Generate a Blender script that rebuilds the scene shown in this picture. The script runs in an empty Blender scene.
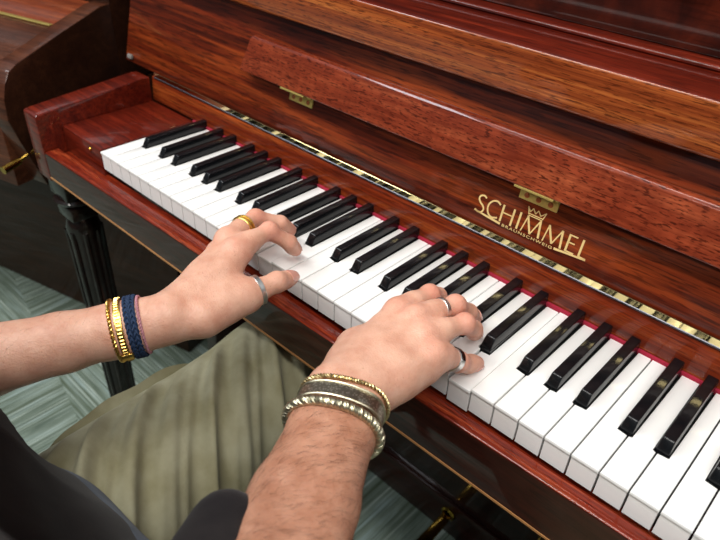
import bpy, bmesh, math, random
import numpy as np
from mathutils import Vector, Matrix
SC = bpy.context.scene
COL = SC.collection
R = math.radians
MM = 0.001
ZK = 0.73                      # height of the white key tops above the floor (m)

# ------------------------------------------------------------------ camera
cam = bpy.data.cameras.new('camera')
camo = bpy.data.objects.new('camera', cam); COL.objects.link(camo)
cam.sensor_width = 36.0
cam.lens = 656.365 / 720 * 36
cam.clip_start = 0.01
RM = [[0.7260692791443085, 0.6863091337445643, 0.04246380601936328],
      [0.42583291013901775, -0.40029705865178067, -0.8114361327161047],
      [-0.5398978926847183, 0.6072413340456317, -0.5828964124963215]]
m = Matrix.Identity(4)
for i in range(3):
    m[i][0] = RM[0][i]; m[i][1] = -RM[1][i]; m[i][2] = -RM[2][i]
m[0][3] = 0.799225; m[1][3] = -0.360360; m[2][3] = 0.400372 + ZK
camo.matrix_world = m
cam.dof.use_dof = True
cam.dof.focus_distance = 0.60
cam.dof.aperture_fstop = 9.0
SC.camera = camo

# ------------------------------------------------------------------ light
SC.view_settings.view_transform = 'Standard'
SC.view_settings.look = 'None'
SC.view_settings.gamma = 1.0
SC.view_settings.exposure = 0.0
W = bpy.data.worlds.new('world'); SC.world = W
W.use_nodes = True
_t = W.node_tree; _bg = _t.nodes['Background']
_tc = _t.nodes.new('ShaderNodeTexCoord'); _sx = _t.nodes.new('ShaderNodeSeparateXYZ'); _rp = _t.nodes.new('ShaderNodeValToRGB')
_t.links.new(_tc.outputs['Generated'], _sx.inputs[0]); _t.links.new(_sx.outputs['Z'], _rp.inputs[0]); _t.links.new(_rp.outputs[0], _bg.inputs[0])
_rp.color_ramp.elements[0].position = 0.05; _rp.color_ramp.elements[0].color = (0.10, 0.095, 0.09, 1)
_rp.color_ramp.elements[1].position = 0.65; _rp.color_ramp.elements[1].color = (0.55, 0.60, 0.66, 1)
_bg.inputs[1].default_value = 0.45

def area(name, loc, target, sx, sy, power, col):
    l = bpy.data.lights.new(name, 'AREA'); l.shape = 'RECTANGLE'
    l.size = sx; l.size_y = sy; l.energy = power; l.color = col
    o = bpy.data.objects.new(name, l); COL.objects.link(o)
    o.location = loc
    o.rotation_euler = (Vector(target) - Vector(loc)).to_track_quat('-Z', 'Y').to_euler()
    return o
area('ceiling_light', (0.9, -0.75, 2.7), (0.9, -0.75, 0), 3.2, 0.3, 70, (1.0, 0.97, 0.92))
area('ceiling_light', (0.2, -2.4, 2.7), (0.2, -2.4, 0), 3.2, 0.3, 52, (1.0, 0.96, 0.9))
area('ceiling_light', (-1.5, -1.2, 2.7), (-1.5, -1.2, 0), 0.9, 0.9, 34, (0.92, 0.96, 1.0))

# ------------------------------------------------------------------ helpers
def V(x, y, z):
    return Vector((x * MM, y * MM, z * MM + ZK))

def link(name, me, mat, parent=None, local=False):
    o = bpy.data.objects.new(name, me); COL.objects.link(o)
    if mat is not None:
        for mm_ in (mat if isinstance(mat, (list, tuple)) else [mat]):
            me.materials.append(mm_)
    if parent is not None:
        o.parent = parent
        if not local:
            o.matrix_parent_inverse = Matrix.Translation(-Vector(parent.location))
    return o

def thing(name, label, cat, loc=(0, 0, 0), rotz=0, group=None):
    o = bpy.data.objects.new(name, None); COL.objects.link(o)
    o.empty_display_size = 0.05
    o.location = loc; o.rotation_euler = (0, 0, rotz)
    o['label'] = label; o['category'] = cat
    if group: o['group'] = group
    return o

def tag(o, label, cat, group=None):
    o['label'] = label; o['category'] = cat
    if group: o['group'] = group
    return o

class MB:
    """collects shapes (millimetres, z = 0 at the key tops) into one mesh"""
    def __init__(s, loc=False):
        s.bm = bmesh.new(); s.loc = loc
    def P(s, p):
        return Vector(p) * MM if s.loc else V(*p)
    def _bev(s, geom_edges, w, seg):
        if w > 0:
            bmesh.ops.bevel(s.bm, geom=geom_edges, offset=w * MM, segments=seg, profile=0.5, affect='EDGES', clamp_overlap=True)
    def hull8(s, pts, bev=0, seg=2):
        v = [s.bm.verts.new(s.P(p)) for p in pts]
        F = [(0, 3, 2, 1), (4, 5, 6, 7), (0, 1, 5, 4), (1, 2, 6, 5), (2, 3, 7, 6), (3, 0, 4, 7)]
        fs = [s.bm.faces.new([v[i] for i in f]) for f in F]
        es = list({e for f in fs for e in f.edges})
        s._bev(es, bev, seg)
        return s
    def box(s, x0, x1, y0, y1, z0, z1, bev=0, seg=2):
        return s.hull8([(x0, y0, z0), (x1, y0, z0), (x1, y1, z0), (x0, y1, z0),
                        (x0, y0, z1), (x1, y0, z1), (x1, y1, z1), (x0, y1, z1)], bev, seg)
    def prism(s, a, b, bev=0, seg=2, which='all'):
        """a, b: two matching loops of points, capped"""
        n = len(a)
        va = [s.bm.verts.new(s.P(p)) for p in a]; vb = [s.bm.verts.new(s.P(p)) for p in b]
        fs = [s.bm.faces.new(va[::-1]), s.bm.faces.new(vb)]
        for i in range(n):
            j = (i + 1) % n
            fs.append(s.bm.faces.new([va[i], va[j], vb[j], vb[i]]))
        if which == 'cap': es = list(fs[1].edges)
        else: es = list({e for f in fs for e in f.edges})
        s._bev(es, bev, seg)
        return s
    def tube(s, pts, r, n=10, closed=False, flat=None):
        pts = [s.P(p) for p in pts]; N = len(pts)
        rr = r if isinstance(r, (list, tuple)) else [r] * N
        rings = []; up = Vector((0.13, 0.21, 1)).normalized()
        prev = None
        for i, p in enumerate(pts):
            if closed: t = (pts[(i + 1) % N] - pts[i - 1])
            else: t = (pts[min(i + 1, N - 1)] - pts[max(i - 1, 0)])
            t = t.normalized()
            a = (prev if prev is not None else (up if abs(t.dot(up)) < .95 else Vector((1, 0, 0))))
            a = (a - t * a.dot(t)).normalized(); prev = a
            b = t.cross(a)
            rings.append([s.bm.verts.new(p + (a * math.cos(2 * math.pi * k / n) + b * math.sin(2 * math.pi * k / n)) * rr[i] * MM) for k in range(n)])
        M = N if closed else N - 1
        for i in range(M):
            A = rings[i]; B = rings[(i + 1) % N]
            for k in range(n):
                s.bm.faces.new([A[k], A[(k + 1) % n], B[(k + 1) % n], B[k]])
        if not closed:
            s.bm.faces.new(rings[0][::-1]); s.bm.faces.new(rings[-1])
        return s
    def lathe(s, prof, c, axis='z', n=24):
        rings = []
        for (r, h) in prof:
            ring = []
            for k in range(n):
                a = 2 * math.pi * k / n
                if axis == 'z': p = (c[0] + r * math.cos(a), c[1] + r * math.sin(a), c[2] + h)
                elif axis == 'y': p = (c[0] + r * math.cos(a), c[1] + h, c[2] + r * math.sin(a))
                else: p = (c[0] + h, c[1] + r * math.cos(a), c[2] + r * math.sin(a))
                ring.append(s.bm.verts.new(s.P(p)))
            rings.append(ring)
        for i in range(len(rings) - 1):
            for k in range(n):
                s.bm.faces.new([rings[i][k], rings[i][(k + 1) % n], rings[i + 1][(k + 1) % n], rings[i + 1][k]])
        s.bm.faces.new(rings[0][::-1]); s.bm.faces.new(rings[-1])
        return s
    def mesh(s, name, smooth=35):
        bmesh.ops.recalc_face_normals(s.bm, faces=s.bm.faces[:])
        me = bpy.data.meshes.new(name); s.bm.to_mesh(me); s.bm.free()
        if smooth:
            me.shade_smooth()
            try: me.set_sharp_from_angle(angle=R(smooth))
            except Exception: pass
        return me
    def build(s, name, mat, parent=None, smooth=35):
        return link(name, s.mesh(name, smooth), mat, parent, s.loc)

# ------------------------------------------------------------------ materials
def lin(c):
    return tuple(((v / 255) / 12.92 if v / 255 <= .04045 else ((v / 255 + .055) / 1.055) ** 2.4) for v in c) + (1,)

class N:
    def __init__(s, name):
        s.m = bpy.data.materials.new(name); s.m.use_nodes = True
        s.t = s.m.node_tree; s.b = s.t.nodes['Principled BSDF']
    def n(s, kind, **kw):
        x = s.t.nodes.new(kind)
        for k, v in kw.items():
            if k.startswith('i_'): x.inputs[k[2:].replace('_', ' ')].default_value = v
            else: setattr(x, k, v)
        return x
    def l(s, a, b): s.t.links.new(a, b)
    def coord(s, scale, rot=(0, 0, 0), kind='Object'):
        tc = s.n('ShaderNodeTexCoord'); mp = s.n('ShaderNodeMapping')
        mp.inputs['Scale'].default_value = scale; mp.inputs['Rotation'].default_value = rot
        s.l(tc.outputs[kind], mp.inputs['Vector']); return mp.outputs[0]
    def noise(s, vec, scale=1, detail=4, rough=.55, dist=0):
        x = s.n('ShaderNodeTexNoise'); s.l(vec, x.inputs['Vector'])
        x.inputs['Scale'].default_value = scale; x.inputs['Detail'].default_value = detail
        x.inputs['Roughness'].default_value = rough; x.inputs['Distortion'].default_value = dist
        return x.outputs['Fac']
    def ramp(s, fac, stops):
        r = s.n('ShaderNodeValToRGB'); cr = r.color_ramp
        while len(cr.elements) < len(stops): cr.elements.new(.5)
        for e, (p, c) in zip(cr.elements, stops): e.position = p; e.color = c
        s.l(fac, r.inputs[0]); return r.outputs[0]
    def mix(s, fac, a, b, mode='MIX'):
        x = s.n('ShaderNodeMix', data_type='RGBA', blend_type=mode)
        for sock, v in ((x.inputs[0], fac), (x.inputs[6], a), (x.inputs[7], b)):
            if hasattr(v, 'links'): s.l(v, sock)
            else: sock.default_value = v
        return x.outputs[2]
    def bump(s, h, strength, dist=.001):
        x = s.n('ShaderNodeBump'); x.inputs['Strength'].default_value = strength; x.inputs['Distance'].default_value = dist
        s.l(h, x.inputs['Height']); s.l(x.outputs[0], s.b.inputs['Normal'])
    def set(s, **kw):
        for k, v in kw.items():
            k = {'color': 'Base Color', 'rough': 'Roughness', 'metal': 'Metallic', 'spec': 'Specular IOR Level', 'coat': 'Coat Weight',
                 'coat_rough': 'Coat Roughness', 'sheen': 'Sheen Weight', 'sss': 'Subsurface Weight'}[k]
            if hasattr(v, 'links'): s.l(v, s.b.inputs[k])
            else: s.b.inputs[k].default_value = v
        return s

def plain(name, c, rough=.5, metal=0, var=.08, scale=40, **kw):
    k = N(name); v = k.noise(k.coord((1, 1, 1)), scale, 3)
    a = lin(c); lo = tuple(x * (1 - var) for x in a[:3]) + (1,); hi = tuple(min(1, x * (1 + var)) for x in a[:3]) + (1,)
    k.set(color=k.ramp(v, [(.3, lo), (.7, hi)]), rough=rough, metal=metal, **kw)
    return k.m

def wood(name, dark, mid, light, along=1.6, across=38, pore=.55, pore_scale=(35, 420, 420), rot=(0, 0, 0), rough=.4, coat=.7, flick=0, spec=.12, dist=1.2):
    k = N(name)
    fig = k.noise(k.coord((along, across, across), rot), 1, 5, .55, dist)
    col = k.ramp(fig, [(.28, lin(dark)), (.48, lin(mid)), (.70, lin(light))])
    fine = k.noise(k.coord((along * 3, across * 6, across * 6), rot), 1, 3, .6, .4)
    col = k.mix(k.ramp(fine, [(.35, (.7, .7, .7, 1)), (.65, (0, 0, 0, 1))]), col, lin(dark))
    p = k.noise(k.coord(pore_scale, rot), 1, 2, .5, .1)
    pr = k.ramp(p, [(.36, (pore, pore, pore, 1)), (.46, (0, 0, 0, 1))])
    dk = tuple(x * .45 for x in lin(dark)[:3]) + (1,)
    col = k.mix(pr, col, dk)
    if flick:
        f = k.noise(k.coord((55, 9, 9), rot), 1, 3, .6, .6)
        col = k.mix(k.ramp(f, [(.35, (flick, flick, flick, 1)), (.6, (0, 0, 0, 1))]), col, lin(dark))
    k.set(color=col, rough=rough, coat=coat, coat_rough=.05, spec=spec)
    w = k.noise(k.coord((6, 9, 9)), 1, 2)
    k.bump(w, .012, .004)
    return k.m

M = {}
M['strip'] = wood('mahogany_strip', (76, 22, 8), (124, 44, 16), (172, 82, 34), 2.2, 60, coat=.3)
M['fall'] = wood('mahogany_board', (38, 10, 6), (106, 36, 14), (160, 70, 28), 2.0, 36, rot=(0, 0, R(-3)), coat=.5)
M['flap'] = wood('mahogany_flap', (92, 30, 15), (142, 60, 34), (172, 86, 52), 5, 50, .9, (130, 620, 620), flick=.45, coat=.8)
M['ledge'] = wood('mahogany_ledge', (98, 38, 16), (156, 76, 34), (192, 110, 52), 1.6, 110, .75, (80, 850, 850), coat=1)
M['case'] = wood('mahogany_case', (62, 14, 8), (100, 28, 14), (128, 42, 22), 2, 34)
M['casey'] = wood('mahogany_case_cross', (62, 14, 8), (100, 28, 14), (128, 42, 22), 2, 34, rot=(0, 0, R(90)))
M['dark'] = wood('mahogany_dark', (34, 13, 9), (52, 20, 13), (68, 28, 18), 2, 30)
M['black'] = wood('dark_leg_wood', (14, 8, 7), (22, 12, 10), (32, 17, 13), 2, 30)
M['panel'] = wood('mahogany_panel', (36, 11, 7), (66, 22, 12), (92, 34, 18), 14, 6, .3, dist=2.5)
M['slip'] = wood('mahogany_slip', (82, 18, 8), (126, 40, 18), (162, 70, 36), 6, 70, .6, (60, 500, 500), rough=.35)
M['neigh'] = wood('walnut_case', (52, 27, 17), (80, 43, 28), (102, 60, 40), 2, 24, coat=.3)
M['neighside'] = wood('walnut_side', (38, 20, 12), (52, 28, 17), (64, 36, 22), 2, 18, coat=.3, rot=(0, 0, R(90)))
M['ivory'] = plain('white_key_plastic', (240, 240, 238), .22, var=.01, coat=.4)
M['ebony'] = plain('black_key_plastic', (11, 13, 16), .24, var=.1, spec=.4, coat=.15)
M['felt'] = plain('red_felt', (150, 20, 48), .95, var=.15, scale=600)
M['brass'] = plain('brass', (196, 158, 72), .16, 1, .08)
M['oldbrass'] = plain('aged_brass', (214, 192, 112), .42, .8, .12, 300)
M['palebrass'] = plain('pale_brass', (226, 208, 150), .06, 1, .06)
M['gold'] = plain('gold_inlay', (236, 206, 140), .45, .25, .04)
M['edge'] = plain('bare_wood_edge', (170, 120, 72), .5, var=.1)
M['steel'] = plain('dark_steel', (90, 90, 96), .35, 1)
M['rubber'] = plain('pale_rubber', (120, 116, 112), .7)

def carpet():
    """carpet tiles laid quarter-turned: the pile lines of neighbouring tiles run across each other"""
    k = N('carpet_weave')
    rot = (0, 0, R(11.8))
    def weave(sa, sb):
        a = k.noise(k.coord(sa, rot), 1, 3, .6)
        b = k.noise(k.coord(sb, rot), 1, 5, .6)
        col = k.ramp(b, [(.33, lin((92, 106, 96))), (.5, lin((120, 134, 122))), (.68, lin((142, 160, 156)))])
        col = k.mix(k.ramp(a, [(.36, (.8, .8, .8, 1)), (.5, (0, 0, 0, 1))]), col, lin((72, 82, 62)))
        return k.mix(k.ramp(a, [(.56, (0, 0, 0, 1)), (.68, (.8, .8, .8, 1))]), col, lin((192, 204, 194))), a
    c1, a1 = weave((170, 2.2, 1), (45, 6, 1)); c2, a2 = weave((2.2, 170, 1), (6, 45, 1))
    ck = k.n('ShaderNodeTexChecker'); mp = k.coord((1, 1, 1), rot); mp.node.inputs['Location'].default_value = (0, .10, .25); k.l(mp, ck.inputs['Vector']); ck.inputs['Scale'].default_value = 1.6
    col = k.mix(ck.outputs['Fac'], c1, c2)
    k.set(color=col, rough=.95, spec=.1)
    k.bump(a1, .3, .003)
    return k.m
M['carpet'] = carpet()
M['wall'] = plain('wall_paint', (96, 88, 92), .8, var=.04, scale=6)

# ------------------------------------------------------------------ setting
fl = MB(); fl.box(-4200, 4600, -3600, 1000, -790, -730)
o = fl.build('floor', M['carpet']); o['kind'] = 'structure'
wl = MB(); wl.box(-4200, 4600, 1000, 1100, -730, 2150)
o = wl.build('wall_back', M['wall']); o['kind'] = 'structure'
bb = MB(); bb.box(-4200, 4600, 985, 1000, -730, -640, 3)
o = bb.build('baseboard_back', M['dark']); o['kind'] = 'structure'

# ------------------------------------------------------------------ the piano
PW = 23.5
XL, XR = -146, 1368            # outer case
PI_ = thing('upright_piano', 'polished red mahogany upright piano with gold lettering, being played', 'piano', (0.611, 0.25, 0.0))

for (x0, x1) in ((XL, -109), (1331, XR)):
    b = MB()
    prof = [(-33, -77), (150, -77), (150, 38.5), (140, 38.5), (-29, 24.8), (-33, 22)]
    b.prism([(x0, y, z) for y, z in prof], [(x1, y, z) for y, z in prof], 1.6, 2)
    b.build('cheek', M['casey'], PI_)
    b = MB(); b.box(x0, x1, 215, 520, -730, 455, 2)
    b.build('side_panel', M['dark'], PI_)
for (x0, x1) in ((-108, -1.5), (1223.5, 1330)):
    b = MB(); b.box(x0, x1, 1, 150, -44, 1.5, 1.5)
    o = b.build('key_block', M['case'], PI_)
    b = MB(); cx = x0 + 78 if x0 < 0 else x0 + 30
    b.lathe([(0.1, -2.4), (2.6, -2.2), (3.2, -1), (3.2, .6)], (cx, 1, -7), 'y', 14)
    b.build('block_screw', M['brass'], o)
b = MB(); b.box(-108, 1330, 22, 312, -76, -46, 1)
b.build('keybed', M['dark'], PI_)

def slipf(x):
    t = (x + 106) / 1434
    return -33 + 25 * t, -12 + 12.5 * t, -29 + 7.5 * t, -68 - 24 * t          # front y, back y, top z, bottom z
pa = []; pb = []
for x, L in ((-106, pa), (1328, pb)):
    yf, yb, zt, zb = slipf(x)
    L += [(x, yf, zb), (x, yb + 18, zb), (x, yb + 18, zt - 9), (x, yb, zt - 9), (x, yb, zt), (x, yf + 3, zt), (x, yf + .8, zt - .8), (x, yf, zt - 3)]
b = MB(); b.prism(pa, pb, 0.5, 1)
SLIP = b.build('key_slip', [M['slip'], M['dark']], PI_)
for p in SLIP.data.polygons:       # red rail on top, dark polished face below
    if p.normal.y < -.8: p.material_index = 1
b = MB()
e0 = slipf(-106); e1 = slipf(1328)
b.hull8([(-106, e0[0] - .6, e0[3] - 2.4), (1328, e1[0] - .6, e1[3] - 2.4), (1328, e1[0] + 22, e1[3] - 2.4), (-106, e0[0] + 22, e0[3] - 2.4),
         (-106, e0[0] - .6, e0[3]), (1328, e1[0] - .6, e1[3]), (1328, e1[0] + 22, e1[3]), (-106, e0[0] + 22, e0[3])])
b.build('edge_strip', M['edge'], PI_)

# keys -------------------------------------------------------------
NOTES = 'ABCDEFG'
def note(i): return NOTES[i % 7]
BOFF = {'A': 4, 'C': -3, 'D': 3, 'F': -4, 'G': 0}   # black key after this white key
HB, CLR, YB = 6.1, 0.9, 50
PIV = 235
def white_mesh(ln, rn):
    g = .65
    xl = g; xr = PW - g
    xl2 = (BOFF[ln] + HB + CLR) if ln else xl
    xr2 = (PW + BOFF[rn] - HB - CLR) if rn else xr
    def outline(y0, d):
        p = [(xl + d, y0), (xr - d, y0)]
        if rn: p += [(xr - d, YB - 1.5), (xr2 - d, YB - 1.5)]
        p += [(xr2 - d, 178), (xl2 + d, 178)]
        if ln: p += [(xl2 + d, YB - 1.5), (xl + d, YB - 1.5)]
        return p
    b = MB(loc=True)
    q = outline(0, 0)
    b.prism([(x, y - PIV, -3.0) for x, y in q], [(x, y - PIV, 0) for x, y in q], .55, 2, 'cap')
    q = outline(1.0, .25)
    b.prism([(x, y - PIV, -26) for x, y in q], [(x, y - PIV, -2.9) for x, y in q])
    return b.mesh('white_key')
WM = {}
PRESS = {25: 3.5, 14: 2.5}
KEYS = []
for i in range(52):
    ln = note(i - 1) if i > 0 and note(i - 1) in BOFF else None
    rn = note(i) if note(i) in BOFF and i < 51 else None
    if (ln, rn) not in WM:
        WM[(ln, rn)] = white_mesh(ln, rn); WM[(ln, rn)].materials.append(M['ivory'])
    o = bpy.data.objects.new('white_key', WM[(ln, rn)]); COL.objects.link(o)
    o.parent = PI_; o.matrix_parent_inverse = Matrix.Translation(-Vector(PI_.location))
    o.location = V(i * PW, PIV, 0)
    if i in PRESS: o.rotation_euler = (PRESS[i] / PIV, 0, 0); o['label'] = 'white key pressed down'
b = MB(loc=True)
zt = 12.0
b.hull8([(-HB, 50, -6), (HB, 50, -6), (HB, 178, -6), (-HB, 178, -6),
         (-HB + .5, 50.6, 0.5), (HB - .5, 50.6, 0.5), (HB - .5, 178, .5), (-HB + .5, 178, .5)], 0)
b.hull8([(-HB + .5, 50.6, 0.5), (HB - .5, 50.6, 0.5), (HB - .5, 160, .5), (-HB + .5, 160, .5),
         (-4.6, 56.5, zt - .6), (4.6, 56.5, zt - .6), (4.6, 160, zt), (-4.6, 160, zt)], 1.1, 3)
for v in b.bm.verts: v.co.y -= PIV * MM
BK = b.mesh('black_key', 40); BK.materials.append(M['ebony'])
for i in range(51):
    if note(i) in BOFF:
        o = bpy.data.objects.new('black_key', BK); COL.objects.link(o)
        o.parent = PI_; o.matrix_parent_inverse = Matrix.Translation(-Vector(PI_.location))
        o.location = V((i + 1) * PW + BOFF[note(i)], PIV, 0)

b = MB(); b.box(-1, 1223, 148.5, 153, -3, 3.2, .8)
b.build('felt_strip', M['felt'], PI_)
b = MB()
b.prism([(-108, 150.5, 3.2), (-108, 166, 3.2), (-108, 166, 40), (-108, 154, 40)],
        [(1330, 150.5, 3.2), (1330, 166, 3.2), (1330, 166, 40), (1330, 154, 40)], 1.0, 2)
b.build('name_strip', M['strip'], PI_)

# fallboard: local frame x, s (up the board), n (towards the player)
HY, HZ, LEAN = 156.0, 43.0, R(15)
SL, CL = math.sin(LEAN), math.cos(LEAN)
def FB(x, s, n):
    return (x, HY + s * SL - n * CL, HZ + s * CL + n * SL)
def fb_box(b, x0, x1, s0, s1, n0, n1, bev=0, seg=2):
    return b.hull8([FB(x0, s0, n1), FB(x1, s0, n1), FB(x1, s0, n0), FB(x0, s0, n0),
                    FB(x0, s1, n1), FB(x1, s1, n1), FB(x1, s1, n0), FB(x0, s1, n0)], bev, seg)
b = MB(); fb_box(b, -187, 1409, 1.5, 142, -20, 0, 2.2, 3)
FALL = b.build('fallboard', M['fall'], PI_)
b = MB(); b.box(-100, 1322, 153.2, 154.6, 39.6, 47.0, .2, 1)
b.build('brass_hinge', M['palebrass'], FALL)
b = MB(); b.tube([(-100, 153.8, 39.2), (1322, 153.8, 39.2)], 1.5, 10)
b.build('hinge_pin', M['steel'], FALL)
for xx in (-170, 1392):
    b = MB(); fb_box(b, xx - 6, xx + 6, 7, 14, 0, 5, 1.5, 2)
    b.build('rubber_bumper', M['rubber'], FALL)

# music rest folded against the fallboard, with its two brass hinges
b = MB()
prof = [(62.5, 10), (62.5, 18.5), (63.5, 19.5), (105.5, 19.5), (108.5, 18.5), (110.5, 16), (111, 13), (110.5, 11), (109, 10)]
xl, xr = 115, 1107
a_ = [FB(xl + (16 * max(0, (s - 78) / 31) ** 2), s, n) for s, n in prof]
b_ = [FB(xr - (16 * max(0, (s - 78) / 31) ** 2), s, n) for s, n in prof]
b.prism(a_, b_, .8, 2)
b.build('music_rest', M['flap'], FALL)
for cx in (216.5, 554.5, 892.5):
    b = MB()
    fb_box(b, cx - 21, cx + 21, 47.5, 60, 0, 1.6, .5, 2)
    b.tube([FB(cx - 21, 60.3, 4), FB(cx + 21, 60.3, 4)], 2.3, 12)
    fb_box(b, cx - 21, cx + 21, 60.6, 62.6, 3, 20.2, .3, 1)
    h = b.build('small_hinge', M['oldbrass'], FALL)
SCREW = plain('copper_screw', (186, 112, 74), .35, 1)
for cx in (216.5, 554.5, 892.5):
    for dx in (-13, 0, 13):
        b2 = MB(); pts = []
        for r, nn in ((2.9, 1.5), (2.7, 2.1), (1.5, 2.5)):
            pts.append([FB(cx + dx + r * math.cos(k * math.pi / 6), 52.5 + r * math.sin(k * math.pi / 6), nn) for k in range(12)])
        vs = [[b2.bm.verts.new(b2.P(p)) for p in ring] for ring in pts]
        for i in range(2):
            for k in range(12):
                b2.bm.faces.new([vs[i][k], vs[i][(k + 1) % 12], vs[i + 1][(k + 1) % 12], vs[i + 1][k]])
        b2.bm.faces.new(vs[-1])
        b2.build('hinge_screw', SCREW, FALL)

# gold lettering: strokes laid on the board as thin inlay
def stroke(b, pts, w, n0=.02, n1=.32):
    """poly-stroke in (x, s); w: width or list"""
    P = [Vector((p[0], p[1])) for p in pts]; Nn = len(P)
    ww = w if isinstance(w, (list, tuple)) else [w] * Nn
    Lf, Rt = [], []
    for i in range(Nn):
        t = (P[min(i + 1, Nn - 1)] - P[max(i - 1, 0)]).normalized()
        nn = Vector((-t.y, t.x)) * ww[i] / 2
        Lf.append(P[i] + nn); Rt.append(P[i] - nn)
    for i in range(Nn - 1):
        q = [Lf[i], Rt[i], Rt[i + 1], Lf[i + 1]]
        b.hull8([FB(p.x, p.y, n0) for p in q] + [FB(p.x, p.y, n1) for p in q])
def spline(pts, n=6):
    out = []
    for i in range(len(pts) - 1):
        p0 = pts[max(i - 1, 0)]; p1 = pts[i]; p2 = pts[i + 1]; p3 = pts[min(i + 2, len(pts) - 1)]
        for k in range(n):
            t = k / n
            out.append(tuple(.5 * (2 * p1[j] + (p2[j] - p0[j]) * t + (2 * p0[j] - 5 * p1[j] + 4 * p2[j] - p3[j]) * t * t + (3 * p1[j] - p0[j] - 3 * p2[j] + p3[j]) * t ** 3) for j in (0, 1)))
    out.append(pts[-1]); return out
b = MB()
stroke(b, spline([(500.6, 33.0), (497.2, 34.6), (493.4, 33.0), (492.6, 29.6), (495.2, 26.4), (498.8, 24.0), (500.6, 20.6), (498.6, 17.2), (494.6, 16.6), (491.0, 17.8)]), 1.7)
stroke(b, spline([(517.6, 32.4), (513.4, 34.6), (508.6, 33.2), (505.2, 29.0), (504.8, 23.6), (507.2, 19.0), (511.8, 16.8), (518.0, 18.6)]), 1.7)
stroke(b, [(521.6, 34.2), (521.8, 16.6)], [2.1, 2.1]); stroke(b, [(534.0, 34.2), (534.0, 16.6)], 2.1); stroke(b, [(521.6, 26.4), (534, 26.4)], 1.2)
stroke(b, [(541.4, 34.2), (541.3, 16.6)], [2.1, 2.1])
stroke(b, [(546.2, 16.8), (549.6, 34)], 1.2); stroke(b, [(549.2, 34), (556.4, 17.2)], 2.0); stroke(b, [(556.4, 17.2), (563.4, 34)], 1.3); stroke(b, [(563.4, 34), (566.0, 16.6)], 2.1)
stroke(b, [(570.8, 16.6), (573.2, 34)], 1.2); stroke(b, [(573.0, 34), (580.6, 17.6)], 2.0); stroke(b, [(580.6, 17.6), (587.4, 34)], 1.3); stroke(b, [(587.4, 34), (590.0, 16.6)], 2.1)
stroke(b, [(595.6, 34), (595.6, 16.6)], 2.1); stroke(b, [(595, 33.4), (603.4, 33.4)], 1.3); stroke(b, [(595.6, 26.2), (602.4, 26.2)], 1.2); stroke(b, [(595.6, 17.2), (604.2, 17.2)], 1.3)
stroke(b, [(609.4, 34), (609.4, 16.6)], 2.1); stroke(b, [(609, 17.2), (616.8, 16.8)], 1.5)
stroke(b, [(490.6, 17.2), (507, 15.6), (523, 14.3)], [1.3, 1.9, 2.3]); stroke(b, [(584.5, 14.3), (600, 15.4), (617, 16.4)], [2.3, 1.9, 1.4])
b.build('gold_lettering', M['gold'], FALL)
b = MB()
zz = [(546.4, 43), (549.8, 38.2), (552.2, 42.6), (555.6, 38.2), (557.8, 42.4), (561.4, 38.2), (566.4, 43)]
for i in range(6): stroke(b, [zz[i], zz[i + 1]], .95)
stroke(b, [(546.4, 43), (549.2, 35.4)], 1.0); stroke(b, [(566.4, 43), (564.2, 35.4)], 1.0)
stroke(b, [(549, 36.4), (564.4, 36.4)], .9); stroke(b, [(549.2, 34.6), (564.2, 34.6)], .8)
b.build('gold_crown', M['gold'], FALL)
tcv = bpy.data.curves.new('t', 'FONT'); tcv.body = 'BRAUNSCHWEIG'; tcv.size = 3.9; tcv.extrude = .12; tcv.space_character = 1.25
to = bpy.data.objects.new('t', tcv); COL.objects.link(to)
bpy.context.view_layer.update()
tm = bpy.data.meshes.new_from_object(to.evaluated_get(bpy.context.evaluated_depsgraph_get()))
bpy.data.objects.remove(to)
xs = [v.co.x for v in tm.vertices]; x0, x1 = min(xs), max(xs)
for v in tm.vertices:
    p = FB(525.5 + (v.co.x - x0) / (x1 - x0) * 57, 12.6 + v.co.y, .15 + v.co.z)
    v.co = V(*p)
link('small_lettering', tm, M['gold'], FALL)

# ledge above the fallboard and the upper front panel
b = MB(); b.box(XL, XR, 170, 256, 184, 229, 3.4, 4)
b.build('ledge', [M['ledge'], M['case']], PI_)
lp = [o_ for o_ in PI_.children if o_.name.startswith('ledge')][0]
for p in lp.data.polygons:
    if p.normal.z > .8: p.material_index = 1
b = MB(); b.box(XL, XR, 237, 262, 229.3, 234, 2.2, 3)
b.build('ledge_bead', M['case'], PI_)
b = MB(); b.box(-108, 1330, 258, 276, 234.3, 452, 1.5)
b.build('upper_panel', M['panel'], PI_)
b = MB(); b.box(-160, 1382, 205, 530, 456, 482, 4, 3)
b.build('top_lid', M['case'], PI_)
b = MB(); b.box(-108, 1330, 500, 518, -728, 452)
b.build('back_panel', M['dark'], PI_)
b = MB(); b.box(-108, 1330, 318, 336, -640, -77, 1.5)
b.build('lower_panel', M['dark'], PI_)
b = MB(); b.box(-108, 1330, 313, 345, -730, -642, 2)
b.build('bottom_rail', M['dark'], PI_)
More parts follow.
